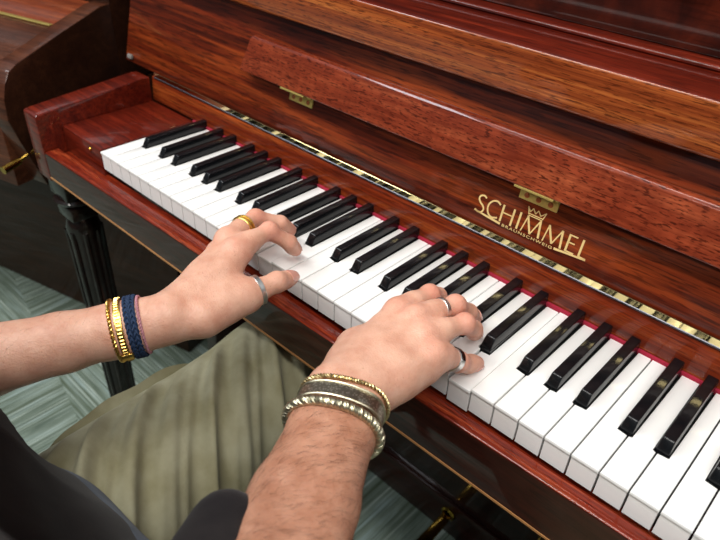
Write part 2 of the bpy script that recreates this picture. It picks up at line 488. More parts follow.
# fluted legs with moulded capital
for cx in (-118, 1340):
    b = MB()
    cy = 2
    b.box(cx - 27, cx + 27, cy - 27, cy + 27, -112, -78, 3)
    b.lathe([(24, -126), (31, -121), (34, -116), (31, -112)], (cx, cy, 0), 'z', 24)
    b.box(cx - 24, cx + 24, cy - 24, cy + 24, -150, -126, 4)
    b.lathe([(17, -660), (20, -640), (25, -190), (27, -170), (24, -158), (20, -150)], (cx, cy, 0), 'z', 24)
    for k in range(8):
        a = k * math.pi / 4 + .39
        b.tube([(cx + 25 * math.cos(a), cy + 25 * math.sin(a), -172), (cx + 20 * math.cos(a), cy + 20 * math.sin(a), -640)], [4.5, 3.6], 8)
    b.box(cx - 26, cx + 26, cy - 26, cy + 26, -700, -660, 4)
    b.box(cx - 32, cx + 32, cy - 45, 316, -730, -699, 4)
    b.build('leg', M['black'], PI_)
for cx in (452, 611, 770):
    b = MB()
    b.hull8([(cx - 13, 205, -690), (cx + 13, 205, -690), (cx + 8, 330, -676), (cx - 8, 330, -676),
             (cx - 13, 205, -684), (cx + 13, 205, -684), (cx + 8, 330, -668), (cx - 8, 330, -668)], 2.5, 2)
    o = b.build('pedal', M['brass'], PI_)
    b = MB(); b.lathe([(15, -.5), (15, -3), (11, -5), (9, -3), (9, -.5)], (cx, 313, -672), 'y', 24)
    b.build('pedal_plate', M['brass'], o)

# ------------------------------------------------------------------ the second piano, to the left
NB = thing('upright_piano', 'dull brown walnut upright piano with closed lid, left of the red mahogany piano', 'piano', (-0.230, 0.0, 0.0), R(14.6))
def NP(y, z): return (y, z + 730)
prof = [(-33, -20), (-30, 13), (-22, 34), (-10, 50), (5, 58), (92, 82), (180, 106), (200, 106), (200, -150), (4, -145), (-7, -109), (-21, -63)]
b = MB(True)
b.prism([(-34, y, z + 730) for y, z in prof], [(0, y, z + 730) for y, z in prof], 1.6, 2)
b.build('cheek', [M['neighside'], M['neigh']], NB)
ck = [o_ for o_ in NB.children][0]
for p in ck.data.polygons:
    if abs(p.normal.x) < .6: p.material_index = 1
b = MB(True)
b.prism([(-1500, y, z + 730) for y, z in prof], [(-1466, y, z + 730) for y, z in prof], 1.6, 2)
b.build('cheek', M['neigh'], NB)
pr2 = [(-31, -20), (-28, 12), (-20, 32), (-9, 46.5), (6, 54.5), (110, 83), (110, -20)]
b = MB(True)
b.prism([(-1466, y, z + 730) for y, z in pr2], [(-34.3, y, z + 730) for y, z in pr2], 1, 2)
b.build('fallboard', M['neigh'], NB)
b = MB(True); b.hull8([(-1466, 110, 730 + 40), (-34.3, 110, 770), (-34.3, 198, 770), (-1466, 198, 770),
                       (-1466, 110.3, 730 + 83.2), (-34.3, 110.3, 813.2), (-34.3, 198, 730 + 103), (-1466, 198, 833)], 1)
b.build('fallboard_top', wood('walnut_orange', (92, 38, 20), (126, 58, 30), (150, 80, 44), 2, 30, coat=.3), NB)
b = MB(True); b.box(-1466, -40, 106, 114, 813.0, 815.2, .5)
b.build('brass_hinge', M['oldbrass'], NB)
b = MB(True); b.box(-1466, -34, -26, 196, 585, 709, 2)
b.build('key_bed', M['neigh'], NB)
b = MB(True); b.box(-1500, 0, 200, 560, 700, 1240, 3)
b.build('upper_case', M['neighside'], NB)
b = MB(True); b.box(-1500, 0, 262, 560, 0, 699, 3)
b.build('lower_case', M['neighside'], NB)
b = MB(True)
b.tube([(-6, -60, 637), (-6, -30, 641)], [6.5, 6.0], 12)
b.tube([(-6, -34, 640), (-2, -12, 648), (2.5, 6, 655), (3, 18, 655)], [3, 2.4, 2.2, 2.2], 8)
b.build('lock_lever', M['brass'], NB)

# ------------------------------------------------------------------ bench
BN = thing('piano_bench', 'dark wooden piano bench with padded seat under the player', 'bench', (0.46, -0.50, 0))
b = MB(); b.box(250, 680, -640, -330, -345, -300, 10, 3)
b.build('seat', plain('bench_leather', (38, 30, 28), .5, var=.15), BN)
b = MB(); b.box(258, 672, -632, -338, -375, -345.5, 3)
b.build('frame', M['dark'], BN)
for xx in (275, 655):
    for yy in (-615, -355):
        b = MB(); b.hull8([(xx - 14, yy - 14, -730), (xx + 14, yy - 14, -730), (xx + 14, yy + 14, -730), (xx - 14, yy + 14, -730),
                           (xx - 18, yy - 18, -375), (xx + 18, yy - 18, -375), (xx + 18, yy + 18, -375), (xx - 18, yy + 18, -375)], 2)
        b.build('leg', M['dark'], BN)

# ------------------------------------------------------------------ the player
class SDF:
    """signed distance grid (mm) built from round cones and ellipsoids, meshed with surface nets"""
    def __init__(s, lo, hi, h):
        s.lo = np.array(lo, float); s.h = h
        s.n = np.ceil((np.array(hi, float) - s.lo) / h).astype(int) + 1
        s.ax = [s.lo[i] + np.arange(s.n[i]) * h for i in range(3)]
        s.D = np.full(s.n, 40.0, np.float32)
    def sub(s, lo, hi):
        a = np.clip(np.floor((np.array(lo) - s.lo) / s.h).astype(int), 0, s.n)
        b = np.clip(np.ceil((np.array(hi) - s.lo) / s.h).astype(int) + 1, 0, s.n)
        sl = tuple(slice(a[i], b[i]) for i in range(3))
        X, Y, Z = np.meshgrid(*[s.ax[i][sl[i]].astype(np.float32) for i in range(3)], indexing='ij')
        return sl, X, Y, Z
    def cone(s, a, b, ra, rb, k=6, D=None, pad=30):
        D = s.D if D is None else D
        a = np.array(a, np.float32); b = np.array(b, np.float32); r = max(ra, rb) + pad
        sl, X, Y, Z = s.sub(np.minimum(a, b) - r, np.maximum(a, b) + r)
        if X.size == 0: return s
        ba = b - a; L = float(ba @ ba) + 1e-9
        t = np.clip(((X - a[0]) * ba[0] + (Y - a[1]) * ba[1] + (Z - a[2]) * ba[2]) / L, 0, 1)
        d = np.sqrt((X - a[0] - t * ba[0]) ** 2 + (Y - a[1] - t * ba[1]) ** 2 + (Z - a[2] - t * ba[2]) ** 2) - (ra + (rb - ra) * t)
        s.put(D, sl, d, k); return s
    def ell(s, c, r, k=6, D=None, axes=None, pad=30, cut=False):
        D = s.D if D is None else D
        c = np.array(c, np.float32); rm = max(r) + pad
        sl, X, Y, Z = s.sub(c - rm, c + rm)
        if X.size == 0: return s
        P = np.stack([X - c[0], Y - c[1], Z - c[2]], -1)
        if axes is not None: P = P @ np.array(axes, np.float32).T
        q = P / np.array(r, np.float32)
        k0 = np.sqrt((q ** 2).sum(-1)); k1 = np.sqrt(((q / np.array(r, np.float32)) ** 2).sum(-1)) + 1e-9
        d = k0 * (k0 - 1) / k1
        if cut:
            A = D[sl]; e = -d; hh = np.clip(.5 - .5 * (A - e) / k, 0, 1); D[sl] = A * (1 - hh) + e * hh + k * hh * (1 - hh)
        else: s.put(D, sl, d, k)
        return s
    def put(s, D, sl, d, k):
        A = D[sl]
        if k <= 0: D[sl] = np.minimum(A, d); return
        hh = np.clip(.5 + .5 * (A - d) / k, 0, 1)
        D[sl] = A * (1 - hh) + d * hh - k * hh * (1 - hh)
    def layer(s): return np.full(s.n, 40.0, np.float32)
    def mesh(s, D=None):
        D = s.D if D is None else D
        nx, ny, nz = D.shape; ins = D < 0
        cs = np.zeros((nx - 1, ny - 1, nz - 1), np.int8)
        for i in (0, 1):
            for j in (0, 1):
                for k in (0, 1): cs += ins[i:nx - 1 + i, j:ny - 1 + j, k:nz - 1 + k]
        act = (cs > 0) & (cs < 8)
        idx = np.full(act.shape, -1, np.int64); I = np.argwhere(act); idx[act] = np.arange(len(I))
        acc = np.zeros((len(I), 3)); cnt = np.zeros(len(I))
        cor = [(i, j, k) for i in (0, 1) for j in (0, 1) for k in (0, 1)]
        val = {c: D[I[:, 0] + c[0], I[:, 1] + c[1], I[:, 2] + c[2]].astype(float) for c in cor}
        for c in cor:
            for a in range(3):
                if c[a] == 0:
                    d = list(c); d[a] = 1; d = tuple(d)
                    va, vb = val[c], val[d]; mk = (va < 0) != (vb < 0)
                    t = np.where(mk, va / np.where(mk, va - vb, 1), 0)
                    p = np.repeat(np.array(c, float)[None], len(I), 0); p[:, a] += t
                    acc[mk] += p[mk]; cnt[mk] += 1
        Vv = (I + acc / cnt[:, None]) * s.h + s.lo
        Q = []
        for a in range(3):
            sl0 = [slice(None)] * 3; sl1 = [slice(None)] * 3
            sl0[a] = slice(0, -1); sl1[a] = slice(1, None)
            A = ins[tuple(sl0)]; B = ins[tuple(sl1)]
            b_, c_ = (a + 1) % 3, (a + 2) % 3
            E = np.argwhere(A != B)
            ok = (E[:, b_] > 0) & (E[:, c_] > 0) & (E[:, b_] < D.shape[b_] - 1) & (E[:, c_] < D.shape[c_] - 1)
            E = E[ok]
            fl_ = A[E[:, 0], E[:, 1], E[:, 2]]
            def at(db, dc):
                e = E.copy(); e[:, b_] += db; e[:, c_] += dc
                return idx[e[:, 0], e[:, 1], e[:, 2]]
            q = np.stack([at(-1, -1), at(0, -1), at(0, 0), at(-1, 0)], 1)
            q[~fl_] = q[~fl_][:, ::-1]
            Q.append(q)
        return Vv, np.concatenate(Q)

def smooth_mesh(Vv, Q, it, lam=.5):
    for _ in range(it):
        acc = np.zeros_like(Vv); cnt = np.zeros(len(Vv))
        for i in range(4):
            a = Q[:, i]; b = Q[:, (i + 1) % 4]
            np.add.at(acc, a, Vv[b]); np.add.at(acc, b, Vv[a])
            np.add.at(cnt, a, 1); np.add.at(cnt, b, 1)
        Vv = Vv + lam * (acc / np.maximum(cnt, 1)[:, None] - Vv)
    return Vv
def normals(Vv, Q):
    fn = np.cross(Vv[Q[:, 2]] - Vv[Q[:, 0]], Vv[Q[:, 3]] - Vv[Q[:, 1]])
    n = np.zeros_like(Vv)
    for i in range(4): np.add.at(n, Q[:, i], fn)
    return n / (np.linalg.norm(n, axis=1)[:, None] + 1e-9)
def np_mesh(name, Vv, Q):
    me = bpy.data.meshes.new(name)
    P = Vv * MM; P[:, 2] += ZK
    me.vertices.add(len(P)); me.vertices.foreach_set('co', P.astype(np.float32).ravel())
    me.loops.add(Q.size); me.loops.foreach_set('vertex_index', Q.astype(np.int32).ravel())
    me.polygons.add(len(Q))
    me.polygons.foreach_set('loop_start', (np.arange(len(Q)) * 4).astype(np.int32))
    me.update(calc_edges=True); me.validate(); me.shade_smooth()
    return me
def nz(v):
    v = np.array(v, float); return v / np.linalg.norm(v)

# joints (mm): knuckle, middle joint, end joint, tip
RH = dict(wrist=(566, -107, 38),
    index=[(533.6, -10, 46.0), (534.6, 33, 40.0), (530.4, 53.9, 24.9), (525, 66, 9)],
    middle=[(553.4, -11.8, 51), (562.9, 32.7, 44.2), (565.4, 53.6, 25.8), (564.6, 69.5, 9.3)],
    ring=[(571.1, -21.3, 48.1), (582.5, 19.9, 42.9), (581.6, 38.9, 25.1), (577.6, 52, 9)],
    pinky=[(587.5, -28.3, 43.8), (595.2, -2.1, 22.5), (595.6, 13.8, 9), (597.0, 29.4, 1.0)],
    thumb=[(545, -92, 30), (528, -56, 27), (521, -22, 20), (523, 5, 9)],
    elbow=(698, -345, 46), shoulder=(650, -440, 290))
LH = dict(wrist=(374, -138, 15),
    index=[(364, -52, 45), (361, -7.7, 44.6), (371.2, 9.5, 28), (369.5, 20.5, 12)],
    middle=[(341, -45, 43), (325.5, 3.5, 39), (337, 27.5, 28.1), (338, 41, 13)],
    ring=[(331, -50, 25), (313, -9, 27), (316, 14, 20), (318, 27, 9)],
    pinky=[(331, -66, 6), (312, -40, 4), (309, -22, 6), (308, -6, 7)],
    thumb=[(397, -118, 20), (403, -74, 22), (409.8, -40.1, 23.9), (405.5, -18, 15)],
    elbow=(252, -362, -8), shoulder=(282, -440, 285))
RAD = dict(index=(10.5, 9.0, 7.9, 6.6), middle=(10.8, 9.2, 8.0, 6.8), ring=(10.3, 8.7, 7.6, 6.4), pinky=(10.2, 8.8, 7.8, 6.6), thumb=(13, 11.5, 10.0, 7.6))
FN = ('index', 'middle', 'ring', 'pinky')

def hand(S, H, lat):
    """lat: unit vector across the palm from thumb side to little-finger side"""
    w = np.array(H['wrist'], float); el = np.array(H['elbow'], float)
    mid = np.array(H['middle'][0], float)
    fwd = nz(mid - w)
    lat = nz(np.array(lat) - fwd * (np.array(lat) @ fwd))
    dor = np.cross(lat, fwd)
    if dor[2] < 0: dor = -dor
    arm = nz(el - w)
    latw = nz(lat - arm * (lat @ arm)); dorw = np.cross(latw, arm)
    if dorw[2] < 0: dorw = -dorw
    D = S.D
    # forearm: two blended cones (radius and ulna side), muscle belly
    L = np.linalg.norm(el - w)
    q_ = 0 if H is RH else 1.6
    stations = [(0.0, 12.5, 18.5 + q_, 18.5 + q_), (.14, 11.0, 19.5 + q_, 19.5 + q_), (.35, 10, 25, 24), (.62, 11, 31, 30), (.85, 12, 33, 32), (1.04, 13, 31, 31)]
    for sg in (-1, 1):
        for (t0, o0, r0, q0), (t1, o1, r1, q1) in zip(stations[:-1], stations[1:]):
            a = w + arm * L * t0 + latw * o0 * sg - dorw * (1.5 if t0 else 0); b_ = w + arm * L * t1 + latw * o1 * sg - dorw * 1.5
            S.cone(a, b_, r0 if sg < 0 else q0, r1 if sg < 0 else q1, 7)
    S.cone(w + dorw * .5, w + arm * L * .35, 19, 24, 7)
    if H is LH:
        S.cone(w + arm * 45 - latw * 9 - dorw * 3, np.array(H['thumb'][0], float) - dor * 3, 20, 15.5, 14)
    # ulna head
    S.ell(w + arm * 12 + latw * 19 + dorw * 11, (8, 8, 7), 8)
    # carpals and metacarpals
    base = {'index': -11, 'middle': -4, 'ring': 4, 'pinky': 11}
    for f in FN:
        k = np.array(H[f][0], float); r = RAD[f][0]
        c0 = w + lat * base[f] + fwd * 6
        low = k - dor * 6
        mid_ = (c0 + low) / 2 - dor * 0.5
        S.cone(c0, mid_, 17, 14.5, 9); S.cone(mid_, low, 14.5, r + 2.0, 9)
        # extensor tendon and knuckle head
        S.cone(w + dor * 13.5 + lat * base[f] * .5, k - fwd * 12 + dor * 4.2, 2.5, 3.0, 6)
        S.ell(k + dor * 1.0, (8.8, 8.8, 8.2), 6)
    for f, g in zip(FN[:-1], FN[1:]):
        m_ = (np.array(H[f][0]) + np.array(H[g][0])) / 2 - dor * 9 + fwd * 4
        S.ell(m_, (10, 10, 9), 8)
    # ball of the thumb and little-finger side
    t = [np.array(p, float) for p in H['thumb']]
    S.cone(t[0] - dor * 4, t[1] - dor * 2, 17 if H is RH else 15.5, 13.5, 12)
    S.cone(w + fwd * 22 - dor * 8 - lat * 10, t[1], 15, 12, 12)
    S.cone((t[0] + t[1]) / 2, np.array(H['index'][0]) - fwd * 24 - dor * 8, 10, 10, 14)
    S.cone(w + fwd * 16 + lat * 14 - dor * 8, np.array(H['pinky'][0]) - dor * 13 - fwd * 10, 15, 10.5, 10)
    palm = D.copy(); out = D
    info = []
    for f in FN + ('thumb',):
        P = [np.array(p, float) for p in H[f]]; r = RAD[f]
        bend = nz((P[1] + P[2]) / 2 - (P[0] + P[3]) / 2) if f != 'thumb' else nz(dor - lat * .6 if H is RH else nz((0.45, -.25, .85)))
        F = S.layer()
        S.cone(P[0] - (bend * 1 if f != 'thumb' else 0), P[1], r[0] - (1.2 if f != 'thumb' else 0), r[1] - .5, 3, F, 16)
        S.cone(P[1], P[2], r[1] - .5, r[2] - .2, 3, F, 16)
        S.cone(P[2], P[3] - nz(P[3] - P[2]) * 1.0, r[2] - .2, r[3], 3, F, 16)
        S.ell(P[1] + bend * .8, (r[1] + .3,) * 3, 4, F)                # joint
        S.ell(P[2] + bend * .3, (r[2] + .1,) * 3, 3, F)
        # pads of flesh between the joints on the palm side
        S.ell((P[0] + P[1]) / 2 - bend * 2.5, (r[0] - 1.2,) * 3, 8, F)
        S.ell((P[2] + P[3]) / 2 - bend * 1.2, (r[3] + .6,) * 3, 5, F)
        k = 9 if f != 'thumb' else 12
        hh = np.clip(.5 + .5 * (palm - F) / k, 0, 1)
        J = palm * (1 - hh) + F * hh - k * hh * (1 - hh)
        np.minimum(out, J, out=out)
        # nail frame
        ax = nz(P[3] - P[2]); dd = nz(bend - ax * (bend @ ax))
        info.append((f, P, r, ax, dd))
    return info, dict(w=w, arm=arm, latw=latw, dorw=dorw, lat=lat, dor=dor, fwd=fwd, L=L)

meshes = []; NAILS = []; ARMS = {}
for side, H, lat in (('right', RH, (54, -21, -6)), ('left', LH, (-42, -6, -38))):
    allp = np.array([H['wrist'], H['elbow']] + [p for f in FN + ('thumb',) for p in H[f]], float)
    S = SDF(allp.min(0) - 46, allp.max(0) + 46, 1.75)
    inf, fr = hand(S, H, lat)
    Vv, Q = S.mesh()
    Vv = smooth_mesh(Vv, Q, 3, .5)
    meshes.append((Vv, Q)); NAILS.append((side, inf)); ARMS[side] = (fr, Vv, Q)

# the rest of the body, coarser; hidden under the clothes apart from neck and head
def torso(S, grow=0, arms=True, legs=True, head=True, up=True):
    g = grow
    if up:
        S.cone((395, -440, -165), (535, -440, -165), 108 + g, 108 + g, 30)
        S.cone((392, -407, -5), (510, -414, -15), 103 + g, 100 + g, 60)
        S.cone((392, -434, 160), (530, -443, 180), 105 + g, 103 + g, 60)
        S.cone((340, -448, 285), (595, -448, 285), 58 + g, 58 + g, 50)
    if arms:
        for H in (RH, LH):
            s_ = np.array(H['shoulder'], float); e_ = np.array(H['elbow'], float)
            S.cone(s_, e_, 54 + g, 38 + g, 30); 
    if legs:
        leg(S, 'l', g); leg(S, 'r', g)
    if head:
        S.cone((465, -440, 330), (465, -428, 400), 58, 54, 30)
        S.ell((465, -412, 500), (76, 94, 108), 12)
        S.cone((465, -395, 440), (465, -350, 418), 50, 24, 25)
        S.ell((465, -318, 478), (12, 16, 18), 8); S.cone((465, -322, 505), (465, -312, 474), 7, 11, 6)
        S.cone((430, -335, 516), (500, -335, 516), 9, 9, 8)
        S.cone((443, -322, 440), (487, -322, 440), 6, 6, 5); S.cone((446, -322, 430), (484, -322, 430), 6.5, 6.5, 5)
        for sx in (-1, 1):
            S.ell((465 + sx * 32, -333, 500), (13, 11, 9), 4)
            S.ell((465 + sx * 78, -412, 488), (8, 18, 30), 5)
def leg(S, w, g):
    if w == 'l':
        S.cone((392, -400, -195), (352, 10, -178), 94 + g, 68 + g, 30)
        S.cone((352, 10, -178), (318, -80, -640), 62 + g, 42 + g, 30)
        S.cone((318, -80, -665), (300, 60, -692), 40, 30, 20)
    else:
        S.cone((535, -410, -195), (770, -70, -188), 86 + g, 60 + g, 30)
        S.cone((770, -70, -188), (800, -30, -640), 58 + g, 42 + g, 30)
        S.cone((800, -30, -665), (815, 110, -690), 42, 32, 20)
S = SDF((150, -640, -740), (800, 260, 640), 9); torso(S)
Vv, Q = S.mesh(); Vv = smooth_mesh(Vv, Q, 2)
meshes.append((Vv, Q))
off = 0; VV = []; QQ = []
for v_, q_ in meshes:
    VV.append(v_); QQ.append(q_ + off); off += len(v_)
BV = np.concatenate(VV); BQ = np.concatenate(QQ)

PER = thing('person', 'person in dark shirt and olive trousers playing the piano with both hands', 'person', (0.46, -0.43, 0.0))
bme = np_mesh('body', BV, BQ)
# skin tint: flush at finger ends and knuckles, tan on the right forearm
tint = np.zeros((len(BV), 4), np.float32); tint[:, 3] = 1
for side, inf in NAILS:
    for f, P, r, ax, dd in inf:
        for j, rad, amt in ((3, 12, .45), (1, 12, .5), (2, 9, .25), (0, 13, .25)):
            if f == 'thumb' and j == 0: continue
            d = np.linalg.norm(BV - P[j], axis=1)
            tint[:, 0] = np.maximum(tint[:, 0], amt * np.clip(1.5 - d / rad, 0, 1))
fr = ARMS['right'][0]
t_ = (BV - fr['w']) @ fr['arm']; dd_ = np.linalg.norm((BV - fr['w']) - t_[:, None] * fr['arm'], axis=1)
tint[:, 1] = np.clip((t_ + 8) / 40, 0, 1) * (dd_ < 90) * (BV[:, 0] > 480)
at_ = bme.color_attributes.new('tint', 'FLOAT_COLOR', 'POINT'); at_.data.foreach_set('color', tint.ravel())

k = N('skin')
at = k.n('ShaderNodeAttribute', attribute_name='tint')
sep = k.n('ShaderNodeSeparateColor'); k.l(at.outputs['Color'], sep.inputs[0])
blot = k.noise(k.coord((1, 1, 1)), 55, 4, .6)
col = k.ramp(blot, [(.3, lin((206, 150, 126))), (.7, lin((226, 178, 154)))])
col = k.mix(sep.outputs[0], col, lin((222, 134, 116)))
tan = k.mix(k.ramp(blot, [(.35, (0, 0, 0, 1)), (.65, (1, 1, 1, 1))]), lin((172, 118, 92)), lin((198, 146, 120)))
col = k.mix(sep.outputs[1], col, tan)
fk = k.noise(k.coord((1, 1, 1)), 420, 2, .5)
col = k.mix(k.ramp(fk, [(.68, (0, 0, 0, 1)), (.76, (.35, .35, .35, 1))]), col, lin((150, 90, 66)))
k.set(color=col, rough=.46, spec=.4, sss=.12)
k.b.inputs['Subsurface Radius'].default_value = (.008, .003, .0015)
k.b.inputs['Subsurface Scale'].default_value = .6
h1 = k.n('ShaderNodeTexVoronoi'); k.l(k.coord((1, 1, 1)), h1.inputs['Vector']); h1.inputs['Scale'].default_value = 700
h2 = k.noise(k.coord((1, 1, 1)), 130, 4, .6)
ad = k.n('ShaderNodeMath', operation='MULTIPLY_ADD'); k.l(h2, ad.inputs[0]); ad.inputs[1].default_value = 2.2; k.l(h1.outputs['Distance'], ad.inputs[2])
k.bump(ad.outputs[0], .22, .0012)
M['skin'] = k.m
link('body', bme, M['skin'], PER)

# finger nails
nailm = plain('nail', (226, 166, 150), .25, var=.04, coat=.5)
for side, inf in NAILS:
    for f, P, r, ax, dd in inf:
        ln_ = (12.5 if f != 'pinky' else 10) if f != 'thumb' else 15
        wd = (r[3] * 1.15) if f != 'thumb' else 8.2
        lt = np.cross(dd, ax); b = MB(); G = []
        rr = r[3] + .75
        for lay in (0, -1.0):
            rows = []
            for i in range(7):
                u = i / 6
                cen = P[3] + ax * (r[3] * .62 - ln_ * (1 - u)) * 1.0
                rloc = rr + (r[2] - r[3]) * (1 - u) * .45 - (u ** 3) * 1.4 + lay
                row = []
                for j in range(7):
                    v_ = (j - 3) / 3
                    taper = math.sqrt(max(.05, 1 - max(0, (abs(u - .5) - .28) / .30) ** 2 * .75))
                    an = v_ * wd * taper / rr * .92
                    p = cen + dd * rloc * math.cos(an) + lt * rloc * math.sin(an)
                    row.append(b.bm.verts.new(b.P(p)))
                rows.append(row)
            G.append(rows)
        for rows in G:
            for i in range(6):
                for j in range(6):
                    b.bm.faces.new([rows[i][j], rows[i + 1][j], rows[i + 1][j + 1], rows[i][j + 1]])
        o_, i_ = G
        for i in range(6):
            b.bm.faces.new([o_[i][0], o_[i + 1][0], i_[i + 1][0], i_[i][0]]); b.bm.faces.new([o_[i][6], o_[i + 1][6], i_[i + 1][6], i_[i][6]])
            b.bm.faces.new([o_[0][i], o_[0][i + 1], i_[0][i + 1], i_[0][i]]); b.bm.faces.new([o_[6][i], o_[6][i + 1], i_[6][i + 1], i_[6][i]])
        b.build('fingernail', nailm, PER)

# hair on the forearms: short curved strands lying along the skin
rng = np.random.default_rng(4)
def strands(name, side, count, tmin, tmax, ln0, ln1, mat, rad):
    fr, Vv, Q = ARMS[side]
    Nn = normals(Vv, Q)
    t = (Vv - fr['w']) @ fr['arm']
    ok = np.where((t > tmin) & (t < tmax))[0]
    # keep most to the upper (dorsal) side
    wgt = np.clip(.45 + .9 * (Nn[ok] @ fr['dorw']), .05, 1.4); wgt /= wgt.sum()
    pick = rng.choice(ok, count, p=wgt)
    b = MB()
    verts = []; faces = []
    for ii in pick:
        p = Vv[ii] + rng.normal(0, .5, 3); n = Nn[ii]
        d = -fr['arm'] * .5 + fr['latw'] * (.9 + rng.normal(0, .35)) * 1 + rng.normal(0, .25, 3)
        d = nz(d - n * (d @ n)); L = rng.uniform(ln0, ln1)
        sd = np.cross(n, d); cv = rng.normal(0, .18)
        base = len(verts)
        for q in range(4):
            u = q / 3
            c = p + d * L * u + n * (L * .30 * u - L * .22 * u * u - .15) + sd * cv * L * u * u
            w_ = rad * (1 - u * .8)
            for a in (0, 2.09, 4.18): verts.append(c + sd * w_ * math.cos(a) + n * w_ * math.sin(a))
        for q in range(3):
            for a in range(3):
                faces.append((base + q * 3 + a, base + q * 3 + (a + 1) % 3, base + q * 3 + 3 + (a + 1) % 3, base + q * 3 + 3 + a))
    me = np_mesh(name, np.array(verts), np.array(faces))
    o = link(name, me, mat, PER); o['kind'] = 'stuff'
    return o
hairm = plain('arm_hair', (74, 48, 34), .5, var=.2)
strands('arm_hair', 'right', 1500, 14, 235, 6, 14, hairm, .07)
strands('arm_hair', 'left', 500, 25, 240, 5, 11, plain('arm_hair_fair', (120, 82, 60), .5, var=.2), .05)

# clothes ------------------------------------------------------------
def fabric(name, c1, c2, scale=900, rough=.9, bumps=.3):
    k = N(name); a = k.noise(k.coord((1, 1, 1)), 26, 4); w_ = k.noise(k.coord((1, 1, 1)), scale, 2)
    col = k.ramp(a, [(.32, lin(c1)), (.68, lin(c2))])
    k.set(color=col, rough=rough, spec=.15, sheen=.08)
    k.bump(w_, bumps, .0008); return k.m
M['shirt'] = fabric('dark_shirt', (30, 27, 29), (46, 42, 42))
M['denim'] = fabric('denim', (72, 82, 98), (98, 110, 126), 1200)
M['trouser'] = fabric('olive_twill', (132, 127, 98), (156, 153, 128), 1400)
def displaced(name, S, mat, fn, it=2, parent=PER):
    Vv, Q = S.mesh(); Vv = smooth_mesh(Vv, Q, it)
    Nn = normals(Vv, Q)
    Vv = Vv + Nn * fn(Vv, Nn)[:, None]
    return link(name, np_mesh(name, Vv, Q), mat, parent)
def vnoise(P, sc, seed=0):
    r = np.random.default_rng(seed); out = np.zeros(len(P))
    for _ in range(7):
        d = nz(r.normal(size=3)) * sc * r.uniform(.6, 1.5); out += np.sin(P @ d + r.uniform(0, 6.3))
    return out / 7

def trouser_fold(P, Nn):
    n1 = vnoise(P, .016, 3); n2 = vnoise(P, .034, 5)
    w_ = .79 * P[:, 1] + .62 * P[:, 0] + 9 * n1
    def ridge(per, ph, sh):
        u = np.abs(((w_ / per + ph) % 1.0) - .5) * 2
        return np.exp(-(u / sh) ** 2)
    side = np.clip((P[:, 0] - 306 - 12 * n2) / 45, 0, 1); side = side * side * (3 - 2 * side)
    rid = ridge(33, n2 * .35, .42) * (.75 + .6 * n2) + .45 * ridge(21, .4 + n1 * .4, .4)
    body_ = np.clip((P[:, 1] + 330) / 90, 0, 1) * (P[:, 0] < 540)
    return rid * 12.0 * side * body_ + n2 * 2.5 + n1 * 2 - 3 * side * body_
S = SDF((240, -580, -700), (890, 130, -40), 3.5)
S.cone((390, -445, -175), (540, -445, -175), 112, 112, 30)
leg(S, 'l', 9); leg(S, 'r', 7)
sl = S.ax[2] < -640
S.D[:, :, sl] = np.maximum(S.D[:, :, sl], 5)
displaced('trousers', S, M['trouser'], trouser_fold)

S = SDF((180, -640, -190), (800, -180, 380), 5)
torso(S, 12, True, False, False)
S.cone((438, -342, -95), (535, -334, -95), 86, 86, 40)
S.cone((668, -350, 58), (598, -241, 46), 46, 24, 14)
# neck opening, hem and sleeve ends are cut
S.ell((465, -425, 375), (66, 62, 52), 4, cut=True)
for H in (RH, LH):
    e_ = np.array(H['elbow'], float); w_ = np.array(H['wrist'], float); ar = nz(w_ - e_); 
    S.cone(e_, e_ + ar * 52, 46, 45, 14)
def shirt_fold(P, Nn):
    n1 = vnoise(P, .02, 8); n2 = vnoise(P, .05, 9)
    n3 = vnoise(P * np.array((1, .4, .35)), .11, 21)
    return n1 * 5 + n2 * 2.2 + 3.0 * (1 - np.abs(n3) * 2)
displaced('shirt', S, M['shirt'], shirt_fold)
S = SDF((300, -460, -200), (640, -200, -20), 4)
S.cone((428, -338, -114), (548, -328, -114), 95, 93, 20)
S.D[:, :, S.ax[2] < -170] = 5
displaced('undershirt', S, M['denim'], lambda P, n: vnoise(P, .06, 12) * 2.5)
# open pocket edge standing off the outer side of the left thigh
b = MB()
NP_ = 40
rows = []
rr_ = np.random.default_rng(3)
for i in range(NP_):
    u = i / (NP_ - 1)
    y = -262 + 190 * u
    bow = math.sin(math.pi * min(1, u * 1.05)) ** .7
    x = 330 - 16 * u
    z = -134 + 3 * math.sin(u * 9)
    o_ = 19 * bow * (1 + .12 * math.sin(u * 17)) + 3
    A = [(x + 4, y, z - 10), (x - 8, y - 1, z - 12 + 2 * bow), (x - 8 - o_ * .6, y - 2, z - 4 + 5 * bow), (x - 8 - o_, y - 3, z + 5 + 7 * bow)]
    B = [(p[0], p[1], p[2] - 2.4) for p in A[::-1]]
    rows.append([b.bm.verts.new(b.P(p)) for p in A + B])
for A, B in zip(rows[:-1], rows[1:]):
    for j in range(8):
        b.bm.faces.new([A[j], A[(j + 1) % 8], B[(j + 1) % 8], B[j]])
b.bm.faces.new(rows[0]); b.bm.faces.new(rows[-1][::-1])
b.build('pocket_edge', M['trouser'], PER, 60)
shoem = plain('shoe_leather', (34, 28, 26), .4)
for (x, y, dx) in ((318, -80, -14), (800, -30, 12)):
    S = SDF((x - 90, y - 100, -735), (x + 90, y + 260, -610), 5)
    S.cone((x, y - 20, -694), (x + dx, y + 150, -700), 36, 30, 10); S.cone((x, y, -690), (x, y + 5, -650), 44, 44, 14)
    S.D[:, :, S.ax[2] < -728] = 5
    displaced('shoe', S, shoem, lambda P, n: np.zeros(len(P)))
S = SDF((350, -540, 380), (580, -290, 660), 3)
S.ell((465, -424, 512), (84, 98, 110), 8); S.ell((465, -300, 455), (75, 75, 88), 10, cut=True)
